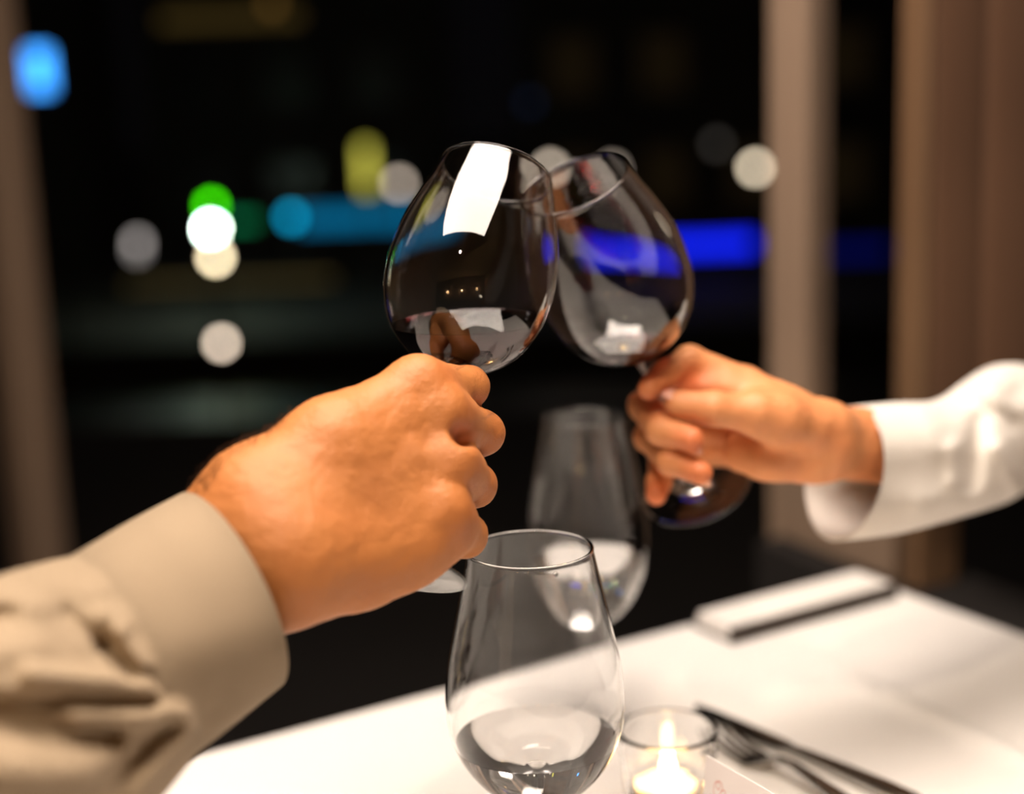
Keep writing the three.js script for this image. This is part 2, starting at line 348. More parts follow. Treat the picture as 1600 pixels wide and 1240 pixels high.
// ================================================================ table, cloth and what lies on it
const C0 = onPlane(1350, 905, TABLE), L0 = onPlane(280, 1190, TABLE);
const d1 = L0.clone().sub(C0).normalize();                     // along the far edge, to the left
const d2 = (() => { const q = onPlane(1600, 1002, TABLE).sub(C0).normalize(); const c = V(0, 1, 0).cross(d1).normalize(); if (c.dot(q) < 0) c.negate(); return c; })();
const cloth = new THREE.MeshStandardMaterial({ color: lin(0.80, 0.775, 0.745), roughness: 0.85, bumpMap: weave, bumpScale: 0.0002, side: THREE.DoubleSide });
const TW = 1.5, TD = 0.85;
const onTable = (px, py) => onPlane(px, py, TABLE);
{
  const far = (a, b) => C0.clone().addScaledVector(d1, a).addScaledVector(d2, b);
  const drop = 0.26, r = 0.012;
  // fold(e): how far over the edge, as [outwards, down]
  const over = (e) => { const q = Math.PI / 2 * r; return e <= 0 ? [e, 0] : e < q ? [r * Math.sin(e / r), r * (1 - Math.cos(e / r))] : [r, r + e - q]; };
  const crA = onTable(1275, 1032), crB = onTable(1590, 1185), crD = crB.clone().sub(crA).normalize();
  const g = grid(300, 200, (u, v, q) => {
    const A = -drop + u * (TW + 2 * drop), B = -drop + v * (TD + 2 * drop);
    const ea = A < TW / 2 ? -A : A - TW, eb = B < TD / 2 ? -B : B - TD;
    const [oa, ya] = over(ea), [ob, yb] = over(eb);
    let a = A < TW / 2 ? -oa : TW + oa, b = B < TD / 2 ? -ob : TD + ob;
    const wave = 0.004 * N3(A * 9, 1.5, B * 9) + 0.006 * N3(A * 3.2, 4.5, B * 3.2);
    const hang = Math.max(ya, yb), f = 0.012 * Math.min(1, hang / 0.15) * Math.sin((ya > yb ? B : A) * 34);
    if (ya > yb) a += A < TW / 2 ? -f : f; else if (yb > 0) b += B < TD / 2 ? -f : f;
    q.copy(far(a, b)); q.y = TABLE - Math.max(ya, yb);
    const flat = THREE.MathUtils.smoothstep(-Math.max(ea, eb), 0, 0.06);
    q.y += 0.0015 * (wave / 0.006) * (1 - flat) * (hang > 0 ? 0 : 1);
    if (hang === 0) {                                          // ironed crease running to the right
      const rx = q.x - crA.x, rz = q.z - crA.z, s = rx * crD.x + rz * crD.z, t = rx * crD.z - rz * crD.x;
      if (s > -0.02) q.y += 0.0055 * Math.exp(-t * t / (2 * 0.005 * 0.005)) * Math.min(1, (s + 0.02) / 0.05) * flat;
    }
  });
  { const uv = g.attributes.uv; for (let i = 0; i < uv.count; i++) uv.setXY(i, uv.getX(i) * 2, uv.getY(i) * 1.4); }
  single('tablecloth', g, cloth, 'white tablecloth covering the restaurant table', 'tablecloth');
  const mid = far(TW / 2, TD / 2), t = thing('table', 'rectangular restaurant table hidden under the white cloth', 'table', V(mid.x, 0, mid.z));
  t.rotation.y = Math.atan2(-d1.z, d1.x);
  const wood = std([0.1, 0.05, 0.03], 0.5);
  part('tabletop', box(-TW / 2 + 0.004, TW / 2 - 0.004, TABLE - 0.035, TABLE - 0.004, -TD / 2 + 0.004, TD / 2 - 0.004, 0.005), wood, t);
  for (const [sx, sz] of [[-1, -1], [1, -1], [-1, 1], [1, 1]]) part('leg', box(-0.03, 0.03, 0, TABLE - 0.035, -0.03, 0.03, 0.005).translate(sx * (TW / 2 - 0.07), 0, sz * (TD / 2 - 0.07)), wood, t);
}

// ---------------------------------------------------------------- glasses
const glass = phys([1, 1, 1], 0.0, { transmission: 1, thickness: 0.002, ior: 1.5 });
const liquidClear = phys([1, 1, 1], 0.0, { transmission: 1, thickness: 0.03, ior: 1.33 });
const wineRed = phys([1, 1, 1], 0.0, { transmission: 1, thickness: 0.03, ior: 1.34, attenuationColor: lin(0.30, 0.012, 0.02), attenuationDistance: 0.0045 });
// kinds of glass: heights in mm from the table; out = bowl from the stem joint to the rim
function glassKind({ foot, stemR, joint, out, wall, floorY }) {
  const outer = smooth(out, 60), rim = outer[outer.length - 1];
  const inner = [], n = outer.length;
  for (let j = n - 1; j >= 0; j--) {                           // inner wall: the outer one moved in along its normal
    const a = outer[Math.max(0, j - 1)], b = outer[Math.min(n - 1, j + 1)], l = Math.hypot(b[0] - a[0], b[1] - a[1]);
    const x = outer[j][0] - wall * (b[1] - a[1]) / l, y = outer[j][1] + wall * (b[0] - a[0]) / l;
    if (x > 1.5 && y > floorY + 0.4) inner.push([x, y]);
  }
  const low = inner[inner.length - 1];
  const bottom = [];
  for (let k = 1; k <= 8; k++) { const t = k / 8; bottom.push([low[0] * (1 - t), floorY + (low[1] - floorY) * (1 - t) ** 2]); }
  const inside = [...inner, ...bottom];
  const lip = []; for (let k = 0; k <= 10; k++) { const t = -0.6 + k / 10 * (Math.PI + 1.2); lip.push([rim[0] - wall / 2 + wall * 0.8 * Math.cos(t), rim[1] + wall * 0.5 + wall * 0.8 * Math.sin(t)]); }
  const footPts = [[0, 0.8], [foot * 0.5, 0.6], [foot * 0.85, 0.1], [foot - 0.9, 0], [foot - 0.2, 0.25], [foot, 0.8], [foot - 0.25, 1.4], [foot - 1.2, 1.8], ...smooth([[foot - 2, 1.95], [foot * 0.6, 3.2], [foot * 0.3, 5.2], [stemR + 2, 9], [stemR + 0.6, 14]], 24)];
  const stemPts = smooth([[stemR + 0.6, 14], [stemR, 24], [stemR, (24 + joint) / 2], [stemR + 0.15, joint - 12], [stemR + 1.4, joint - 4], out[0]], 28);
  const mm = (a) => a.map(([x, y]) => [x / 1000, y / 1000]);
  return { foot: lathe(mm(footPts)), stem: lathe(mm(stemPts)), bowl: lathe(mm([...outer, ...lip, ...inside])), inside: mm(inside), height: rim[1] / 1000 };
}
const WINE = glassKind({ foot: 33, stemR: 4.0, joint: 102, wall: 1.1, floorY: 107,
  out: [[6.2, 102], [12, 106], [23, 113], [33.5, 124], [40, 139], [42.3, 156], [41.2, 173], [37.3, 191], [32.6, 206], [29, 218]] });
const WATERGLASS = glassKind({ foot: 34, stemR: 4.4, joint: 66, wall: 1.15, floorY: 72,
  out: [[6.5, 66], [14, 70], [26, 77.5], [36, 89], [43.5, 104], [46.3, 121], [45, 143], [40.5, 166], [35.8, 188], [32.2, 205]] });
function makeGlass(kind, name, label, category, group) {
  const o = thing(name, label, category, V(0, 0, 0), group);
  for (const k of ['foot', 'stem', 'bowl']) part(k, kind[k], glass, o);
  return o;
}
function pourInto(o, kind, level, m, name, label, category) {   // fills a glass to a level in the world
  o.updateMatrixWorld(true);
  const inv = o.quaternion.clone().invert(), n = V(0, 1, 0).applyQuaternion(inv).multiply(o.scale), d = level - o.position.y;   // plane n . p = d in the glass
  const pr = [...kind.inside].reverse(), A = 96, R = 26, p = [], idx = [], eps = 0.00035;
  const grow = pr.map(([x, y], j) => { const a = pr[Math.max(0, j - 1)], b = pr[Math.min(pr.length - 1, j + 1)], l = Math.hypot(b[0] - a[0], b[1] - a[1]); return x === 0 ? [0, y - eps] : [x + eps * (b[1] - a[1]) / l, y - eps * (b[0] - a[0]) / l]; });
  const sample = (t) => { const k = Math.min(grow.length - 1.001, t), i = Math.floor(k), f = k - i; return [grow[i][0] * (1 - f) + grow[i + 1][0] * f, grow[i][1] * (1 - f) + grow[i + 1][1] * f]; };
  const ring = [];
  for (let i = 0; i < A; i++) {
    const t = i / A * 2 * Math.PI, c = Math.cos(t), s = Math.sin(t), hgt = (k) => { const [r, y] = sample(k); return n.x * r * c + n.y * y + n.z * r * s - d; };
    let lo = 0, hi = grow.length - 1.001; for (let k = 0; k < 40; k++) { const m2 = (lo + hi) / 2; if (hgt(m2) < 0) lo = m2; else hi = m2; }
    for (let j = 0; j <= R; j++) { const [r, y] = sample(lo * j / R); p.push(r * c, y, r * s); }
    const [r, y] = sample(lo); ring.push(V(r * c, y, r * s));
  }
  for (let i = 0; i < A; i++) for (let j = 0; j < R; j++) { const a = i * (R + 1) + j, b = ((i + 1) % A) * (R + 1) + j; if (j) idx.push(a, a + 1, b); idx.push(b, a + 1, b + 1); }
  const side = new THREE.BufferGeometry(); side.setAttribute('position', new THREE.Float32BufferAttribute(p, 3)); side.setIndex(idx); side.computeVertexNormals();
  const mid = ring.reduce((a, q) => a.add(q), V(0, 0, 0)).divideScalar(A), tp = [mid.x, mid.y, mid.z], ti = [], nu = n.clone().normalize(), tn = [nu.x, nu.y, nu.z];
  for (const q of ring) { tp.push(q.x, q.y, q.z); tn.push(nu.x, nu.y, nu.z); }
  for (let i = 0; i < A; i++) ti.push(0, 1 + (i + 1) % A, 1 + i);
  const top = new THREE.BufferGeometry(); top.setAttribute('position', new THREE.Float32BufferAttribute(tp, 3)); top.setAttribute('normal', new THREE.Float32BufferAttribute(tn, 3)); top.setIndex(ti);
  const w = single(name, mergeGeometries([side, top]), m, label, category, o.position.clone());
  w.quaternion.copy(o.quaternion); w.scale.copy(o.scale); return w;
}
function lean(o, foot, rim, dRim, height, way = 1) {                      // sets a glass on the line from a foot pixel to a rim pixel
  const b = at(...rim, dRim); let lo = dRim - (way < 0 ? 0.03 : 0), hi = dRim + way * height;
  for (let k = 0; k < 40; k++) { const m = (lo + hi) / 2; if (at(...foot, m).distanceTo(b) < height) lo = m; else hi = m; }
  const a = at(...foot, lo); console.log('glass', o.name, 'foot depth', lo.toFixed(3), 'rim depth', dRim);
  o.position.copy(a); o.quaternion.setFromUnitVectors(V(0, 1, 0), b.sub(a).normalize()); o.updateMatrixWorld(true);
}
const wineLeft = makeGlass(WINE, 'wine_glass', 'left wine glass of dark red wine, held by the hairy fist in front', 'wine glass');
wineLeft.scale.set(1.03, 1, 1.03);
lean(wineLeft, [621, 891], [775, 273], 0.832, WINE.height, -1);
const wineRight = wineLeft.clone(); wineRight.name = numbered('wine_glass'); scene.add(wineRight);
wineRight.userData.label = 'right wine glass with a little wine, held by the white sleeved hand';
wineRight.scale.set(1.06, 1.025, 1.06);
lean(wineRight, [1090, 764], [899, 290], 0.876, WINE.height * 1.025);
pourInto(wineLeft, WINE, at(728, 508, 0.80).y, wineRed, 'red_wine', 'dark red wine in the left tilted glass above the fist', 'wine');
pourInto(wineRight, WINE, at(985, 538, 0.915).y, wineRed, 'red_wine', 'shallow red wine in the right tilted glass', 'wine');
const glassFront = makeGlass(WATERGLASS, 'water_glass', 'large clear water glass in front, cut by the bottom edge', 'water glass');
{ const q = onPlane(828, 862, TABLE + WATERGLASS.height); glassFront.position.set(q.x, TABLE + 0.0006, q.z); }
const glassBack = glassFront.clone(); glassBack.name = numbered('water_glass'); scene.add(glassBack);
glassBack.userData.label = 'blurred water glass farther back, under the two raised wine glasses';
glassBack.scale.set(0.87, 1.05, 0.87);
{ const q = onPlane(914, 655, TABLE + WATERGLASS.height * 1.05); glassBack.position.set(q.x, TABLE + 0.0006, q.z); }
{ const thin = phys([1, 1, 1], 0.0, { transmission: 1, thickness: 0, ior: 1.5 }); for (const c of glassBack.children) c.material = thin; }
pourInto(glassFront, WATERGLASS, TABLE + 0.104, liquidClear, 'drinking_water', 'water in the large glass in front', 'water');
pourInto(glassBack, WATERGLASS, TABLE + 0.118, liquidClear, 'drinking_water', 'water in the blurred glass farther back', 'water');
// a drop clinging under the rim of the front glass
{
  const q = at(868, 897, 0.748), g = new THREE.SphereGeometry(0.0013, 16, 12).scale(1, 1.1, 0.6);
  single('water_drop', g, liquidClear, 'single water drop under the rim of the front glass', 'drop', V(q.x, q.y, q.z));
}

// ---------------------------------------------------------------- candle in a glass cup
{
  const q = onTable(1045, 1284), o = thing('candle_holder', 'small thick glass candle cup behind the front water glass', 'candle holder', V(q.x, TABLE + 0.0006, q.z));
  const pts = [[0, 0.5], [20, 0.4], [24.5, 0.8], [26, 3], ...smooth([[26.4, 5], [27, 14], [28, 34], [30, 58]], 20), [29.6, 59.4], [28.6, 60], [27.6, 59.2], ...smooth([[27.2, 57], [25, 34], [23.5, 17], [21, 11.5]], 18), [16, 10], [0, 9.6]].map(([x, y]) => [x / 1000, y / 1000]);
  const g = lathe(pts, 120), p = g.attributes.position;          // fluted outside
  for (let i = 0; i < p.count; i++) {
    const x = p.getX(i), y = p.getY(i), z = p.getZ(i), r = Math.hypot(x, z), t = Math.atan2(z, x);
    if (y > 0.004 && y < 0.046 && r > 0.0255) { const s = 1 - 0.035 * Math.sin(Math.PI * (y - 0.004) / 0.042) * (0.5 + 0.5 * Math.cos(t * 10)); p.setXYZ(i, x * s, y, z * s); }
  }
  g.computeVertexNormals();
  part('cup', g, glass, o);
  const c = thing('candle', 'lit tea light inside the small glass cup', 'candle', V(q.x, TABLE + 0.0106, q.z));
  const wax = part('wax', lathe([[0, 0], [0.0188, 0], [0.019, 0.0005], [0.019, 0.0150], [0.0185, 0.0155], [0.012, 0.0148], [0, 0.0146]], 48), phys([0.82, 0.62, 0.40], 0.35), c);
  part('wick', tube([V(0, 0.0145, 0), V(0.0003, 0.018, 0), V(0.0012, 0.0205, 0.0005)], 0.0007, 6, 6), std([0.02, 0.015, 0.01], 0.9), wax);
  part('flame', lathe(smooth([[0, 0.018], [0.0032, 0.0195], [0.0048, 0.0235], [0.0044, 0.0285], [0.0022, 0.034], [0, 0.037]], 24), 32), glow([1, 0.72, 0.36], 30), c);
  const l = new THREE.PointLight(lin(1, 0.66, 0.32), 0.016); l.position.set(0, 0.028, 0); l.shadow.radius = 0.2; l.castShadow = true; c.add(l);
}

// ---------------------------------------------------------------- cutlery, napkin, card
const steel = phys([0.55, 0.53, 0.50], 0.16, { metalness: 1 });
function along2(o, a, b) { const d = b.clone().sub(a); o.position.copy(a); o.rotation.y = Math.atan2(-d.z, d.x); o.updateMatrixWorld(true); return d.length(); }
function sweep(sections, n = 16) {                               // sections [x, half width, thickness, height, z], rounded cross-sections
  const m = sections.length;
  const g = grid(n, m - 1, (u, v, q) => {
    const [x, w, t, y, z] = sections[Math.round(v * (m - 1))], a = u * Math.PI * 2, c = Math.cos(a), s = Math.sin(a);
    q.set(x, y + t / 2 + Math.sign(s) * Math.abs(s) ** 0.7 * t / 2, (z ?? 0) + Math.sign(c) * Math.abs(c) ** 0.6 * w);
  }, true);
  return g;
}
function knife(a, b, label) {
  const o = thing('table_knife', label, 'knife'), L = along2(o, a, b), k = L / 0.22;
  const S = (rows) => rows.map(([x, ...r]) => [x * k, ...r]);
  part('blade', sweep(S([[0, 0.0005, 0.0008, 0.001, -0.006], [0.006, 0.004, 0.0014, 0.001, -0.003], [0.02, 0.0075, 0.0018, 0.001, -0.001], [0.05, 0.009, 0.002, 0.001], [0.08, 0.009, 0.0024, 0.001], [0.096, 0.0075, 0.003, 0.001], [0.104, 0.004, 0.0045, 0.0008]])), steel, o);
  part('handle', sweep(S([[0.102, 0.0038, 0.0042, 0.0006], [0.115, 0.0045, 0.0055, 0.0004], [0.15, 0.0062, 0.0066, 0.0003], [0.19, 0.0078, 0.007, 0.0003], [0.212, 0.0078, 0.0065, 0.0003], [0.219, 0.005, 0.005, 0.0008], [0.22, 0.0004, 0.001, 0.003]])), steel, o);
  return o;
}
function fork(a, b, label) {
  const o = thing('table_fork', label, 'fork'), L = along2(o, a, b), k = L / 0.2;
  const S = (rows) => rows.map(([x, ...r]) => [x * k, ...r]);
  for (let i = 0; i < 4; i++) { const z = (i - 1.5) * 0.0062; part('tine', sweep(S([[0, 0.0006, 0.0008, 0.010, z], [0.01, 0.0014, 0.0018, 0.0062, z], [0.03, 0.0018, 0.0022, 0.0022, z], [0.052, 0.0022, 0.0022, 0.0014, z * 0.98]]), 8), steel, o); }
  part('handle', sweep(S([[0.046, 0.011, 0.0022, 0.0014], [0.056, 0.0115, 0.0024, 0.0012], [0.068, 0.007, 0.003, 0.004], [0.08, 0.0038, 0.0036, 0.0085], [0.1, 0.0035, 0.0036, 0.0105], [0.15, 0.006, 0.003, 0.006], [0.185, 0.0098, 0.0026, 0.0012], [0.197, 0.0085, 0.0024, 0.0008], [0.2, 0.001, 0.001, 0.001]])), steel, o);
  return o;
}
const lift = (q) => q.setY(TABLE + 0.001);
knife(lift(onTable(1078, 1108)), lift(onTable(1440, 1268)), 'table knife lying behind the card, its tip by the candle cup');
fork(lift(onTable(1118, 1160)), lift(onTable(1375, 1298)), 'table fork lying between the knife and the white card');
{
  // a booklet with white pages in a dark cover, lying along the far edge by the corner
  const o = thing('menu_booklet', 'white booklet with a dark spine lying at the far corner of the table', 'menu', V(C0.x, TABLE + 0.0008, C0.z));
  const ax = d1.clone().multiplyScalar(-1); o.rotation.y = Math.atan2(-ax.z, ax.x);           // +x towards the corner
  const sgn = d2.dot(V(Math.sin(o.rotation.y), 0, Math.cos(o.rotation.y))) > 0 ? 1 : -1, z = (a, b) => sgn > 0 ? [a, b] : [-b, -a];
  const dark = std([0.030, 0.020, 0.014], 0.6), page = std([0.78, 0.745, 0.71], 0.8);
  part('cover', mergeGeometries([box(-0.190, -0.014, 0, 0.0015, ...z(0.004, 0.054)), box(-0.190, -0.014, 0, 0.0125, ...z(0.050, 0.054))].map((g) => g.toNonIndexed())), dark, o);
  for (let k = 0; k < 5; k++) part('page', box(-0.188 + 0.0006 * k, -0.016, 0.0016 + 0.0022 * k, 0.0036 + 0.0022 * k, ...z(0.005 + 0.0004 * k, 0.0495), 0.0008), page, o);
}
{
  // tent card: two leaves meeting at a ridge; the near leaf carries a red flourish
  const ridgeA = at(1104, 1184, 0.845), ridgeB = at(1228, 1250, 0.79);
  const o = thing('tent_card', 'small folded white card with a red flourish beside the candle cup', 'card');
  const mid = ridgeA.clone().add(ridgeB).multiplyScalar(0.5), ridgeH = mid.y - TABLE, dx = ridgeB.clone().sub(ridgeA); dx.y = 0;
  const L = Math.min(0.085, dx.length() + 0.03); o.position.set(ridgeA.x, TABLE + 0.0008, ridgeA.z); o.rotation.y = Math.atan2(-dx.z, dx.x);
  const cv = document.createElement('canvas'); cv.width = 512; cv.height = 384; const c = cv.getContext('2d');
  c.fillStyle = '#ece4e3'; c.fillRect(0, 0, 512, 384); c.strokeStyle = '#c8503c'; c.lineWidth = 3; c.lineCap = 'round'; c.translate(-20, 0); c.scale(0.5, 0.45);
  c.beginPath(); c.moveTo(150, 190); c.bezierCurveTo(120, 120, 180, 80, 200, 120); c.bezierCurveTo(210, 150, 160, 160, 165, 120); c.bezierCurveTo(175, 90, 230, 90, 225, 130); c.bezierCurveTo(215, 180, 160, 190, 150, 230); c.moveTo(215, 150); c.bezierCurveTo(240, 120, 270, 130, 250, 160); c.bezierCurveTo(240, 180, 280, 170, 300, 150); c.stroke();
  const tex = new THREE.CanvasTexture(cv); tex.colorSpace = THREE.SRGBColorSpace;
  const slope = 0.10, hh = ridgeH / Math.cos(slope), paper = std([0.82, 0.79, 0.78], 0.7), printed = new THREE.MeshStandardMaterial({ map: tex, roughness: 0.7 });
  const front = new THREE.BoxGeometry(L, hh, 0.0006).translate(L / 2, -hh / 2, 0);
  const f = part('leaf', front, [paper, paper, paper, paper, printed, paper], o); f.position.y = ridgeH; f.rotation.x = -slope;
  const b = part('leaf', front, paper, o); b.position.y = ridgeH; b.rotation.x = slope;
  console.log('card ridge height', ridgeH, L);
}

// ================================================================ the man's hand (back of a right hand, closed round the stem)
const skinMan = new THREE.MeshPhysicalMaterial({ vertexColors: true, color: 0xffffff, roughness: 0.52, specularIntensity: 0.85, bumpMap: pores, bumpScale: 0.00022, sheen: 0.15, sheenColor: lin(1, 0.5, 0.3), sheenRoughness: 0.6 });
const skinWoman = new THREE.MeshPhysicalMaterial({ vertexColors: true, color: 0xffffff, roughness: 0.52, specularIntensity: 0.85, sheen: 0.15, sheenColor: lin(1, 0.5, 0.3), sheenRoughness: 0.6 });
const man = {
  blend: 0.013, web: 0.009,
  palm: [
    ...chain([[676, 622, 0.750, 7], [700, 650, 0.752, 7]]), ...chain([[702, 655, 0.753, 7], [712, 728, 0.748, 7]]), ...chain([[712, 735, 0.748, 7], [702, 806, 0.739, 7]]),
    ...chain([[150, 972, 0.64, 19], [325, 860, 0.695, 21], [402, 790, 0.70, 25], [520, 700, 0.715, 21], [652, 601, 0.738, 12.6]]),
    ...chain([[190, 1070, 0.64, 19], [340, 962, 0.69, 20], [452, 880, 0.702, 24.5]]),
    ...chain([[425, 830, 0.69, 24], [560, 735, 0.719, 17], [684, 646, 0.737, 12.4]]),
    ...chain([[435, 850, 0.69, 24], [570, 785, 0.717, 16], [700, 722, 0.730, 11.6]]),
    ...chain([[450, 870, 0.69, 24], [570, 835, 0.715, 16], [690, 797, 0.722, 11.2]]),
    ...chain([[462, 885, 0.69, 24], [560, 876, 0.712, 19.5], [640, 856, 0.722, 15.5], [690, 840, 0.73, 12]]),
    ...chain([[425, 790, 0.71, 22], [530, 720, 0.745, 17], [600, 690, 0.758, 12]]),
  ],
  fingers: [
    chain([[652, 601, 0.738, 12.2], [732, 604, 0.774, 9.6], [690, 640, 0.802, 8.6], [650, 665, 0.797, 7.8]]),
    chain([[684, 644, 0.737, 12.2], [753, 676, 0.776, 10.6], [695, 712, 0.800, 9.2], [650, 722, 0.79, 8.2]]),
    chain([[704, 722, 0.730, 11.8], [741, 757, 0.767, 10.4], [690, 780, 0.788, 9.0], [642, 790, 0.775, 8.0]]),
    chain([[692, 800, 0.722, 11.2], [727, 836, 0.752, 10.0], [680, 846, 0.77, 8.0], [636, 848, 0.762, 7.2]]),
    chain([[470, 780, 0.72, 16], [560, 722, 0.772, 13], [630, 668, 0.803, 10.5], [690, 640, 0.815, 9.0]]),
  ],
  ridges: [
    [bone(at(490, 806, 0.698), 0.004, at(640, 714, 0.7175), 0.0035), 0.009],       // tendons on the back
    [bone(at(500, 728, 0.701), 0.004, at(635, 650, 0.7245), 0.0035), 0.009],
    [bone(at(520, 864, 0.699), 0.0035, at(640, 795, 0.7115), 0.003), 0.009],
  ],
  hollows: [
    [bone(at(720, 684, 0.727), 0.003, at(727, 692, 0.739), 0.003), 0.009],
  ],
};
const manKnuckles = [[690, 590, 0.738], [722, 655, 0.738], [718, 730, 0.73], [712, 812, 0.722], [752, 680, 0.77], [742, 757, 0.76]].map((k) => at(...k));
const wristMan = at(430, 835, 0.69), axisMan = at(690, 690, 0.735).sub(wristMan);
function toneOf(base, red, knuckles) {
  return (q) => {
    const m = 0.5 + 0.5 * N3(q.x * 55, q.y * 55, q.z * 55) + 0.25 * N3(q.x * 160, q.y * 160, q.z * 160);
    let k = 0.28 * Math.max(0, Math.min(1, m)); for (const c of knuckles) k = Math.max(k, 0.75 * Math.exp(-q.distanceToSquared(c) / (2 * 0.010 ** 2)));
    return [0, 1, 2].map((i) => base[i] + (red[i] - base[i]) * k);
  };
}
const manBody = single('person', skin(man, 0.0015, wristMan, axisMan, toneOf([0.50, 0.185, 0.052], [0.43, 0.122, 0.030], manKnuckles)), skinMan,
  'hairy arm in a beige shirt sleeve, fist closed on the left wine glass', 'person', wristMan);

// sleeves: rings laid between an upper and a lower outline, with a half thickness towards the camera
function ringAt(secs, v) {
  const k = Math.min(secs.length - 1.0001, Math.max(0, v * (secs.length - 1))), i = Math.floor(k), f = k - i, g = (j) => secs[Math.max(0, Math.min(secs.length - 1, j))];
  const cr = (a, b, c, d) => 0.5 * (2 * b + (c - a) * f + (2 * a - 5 * b + 4 * c - d) * f * f + (3 * b - a - 3 * c + d) * f ** 3);
  return g(i).map((_, n) => cr(g(i - 1)[n], g(i)[n], g(i + 1)[n], g(i + 2)[n]));
}
function sleevePoint(secs, u, v, off, folds, q) {                // [tx, ty, bx, by, depth, thick, bulgeX, bulgeY]
  const [tx, ty, bx, by, d, th, gx, gy] = ringAt(secs, v), a = u * Math.PI * 2, c = Math.cos(a), s = Math.sin(a);   // a = 0 top, 90 degrees near side
  const scale = d / F, hw = Math.hypot(bx - tx, by - ty) / 2 * scale, kk = 1 + off / hw, mx = (tx + bx) / 2, my = (ty + by) / 2;
  let px = mx + (tx - mx) * c * kk + gx * s, py = my + (ty - my) * c * kk + gy * s, dd = d - (th + off) * s;
  if (folds && s > -0.3) { const w = Math.min(1, (s + 0.3) / 0.5); dd -= folds(px, py, u, v) * w; }
  else if (folds) dd += 0;
  return q.copy(at(px, py, dd));
}
const seg = (x, y, ax, ay, bx, by) => { const dx = bx - ax, dy = by - ay; let t = ((x - ax) * dx + (y - ay) * dy) / (dx * dx + dy * dy); const e = t < 0 ? -t : t > 1 ? t - 1 : 0; t = Math.max(0, Math.min(1, t)); return [Math.hypot(x - ax - t * dx, y - ay - t * dy), e]; };
function tubeShell(secs, v0, v1, wall, folds, origin, nu = 120, nv = 80, off = 0) {   // outside, inside and a rounded lip at v0
  const q0 = V(0, 0, 0), L = 6;
  const g = grid(nu, nv * 2 + L, (u, w, q) => {
    const j = Math.round(w * (nv * 2 + L));
    let v, o;
    if (j <= nv) { v = v1 + (v0 - v1) * j / nv; o = off; }
    else if (j < nv + L) { const t = (j - nv) / L * Math.PI; v = v0 - (v1 - v0 > 0 ? 1 : -1) * 0.012 * Math.sin(t) * Math.abs(v1 - v0); o = off - wall / 2 + wall / 2 * Math.cos(t); }
    else { v = v0 + (v1 - v0) * (j - nv - L) / nv; o = off - wall; }
    sleevePoint(secs, u, v, o, folds, q); q.sub(origin);
  }, true);
  const uv = g.attributes.uv; for (let i = 0; i < uv.count; i++) uv.setXY(i, uv.getX(i) * 0.28, uv.getY(i) * 0.5);
  return g;
}
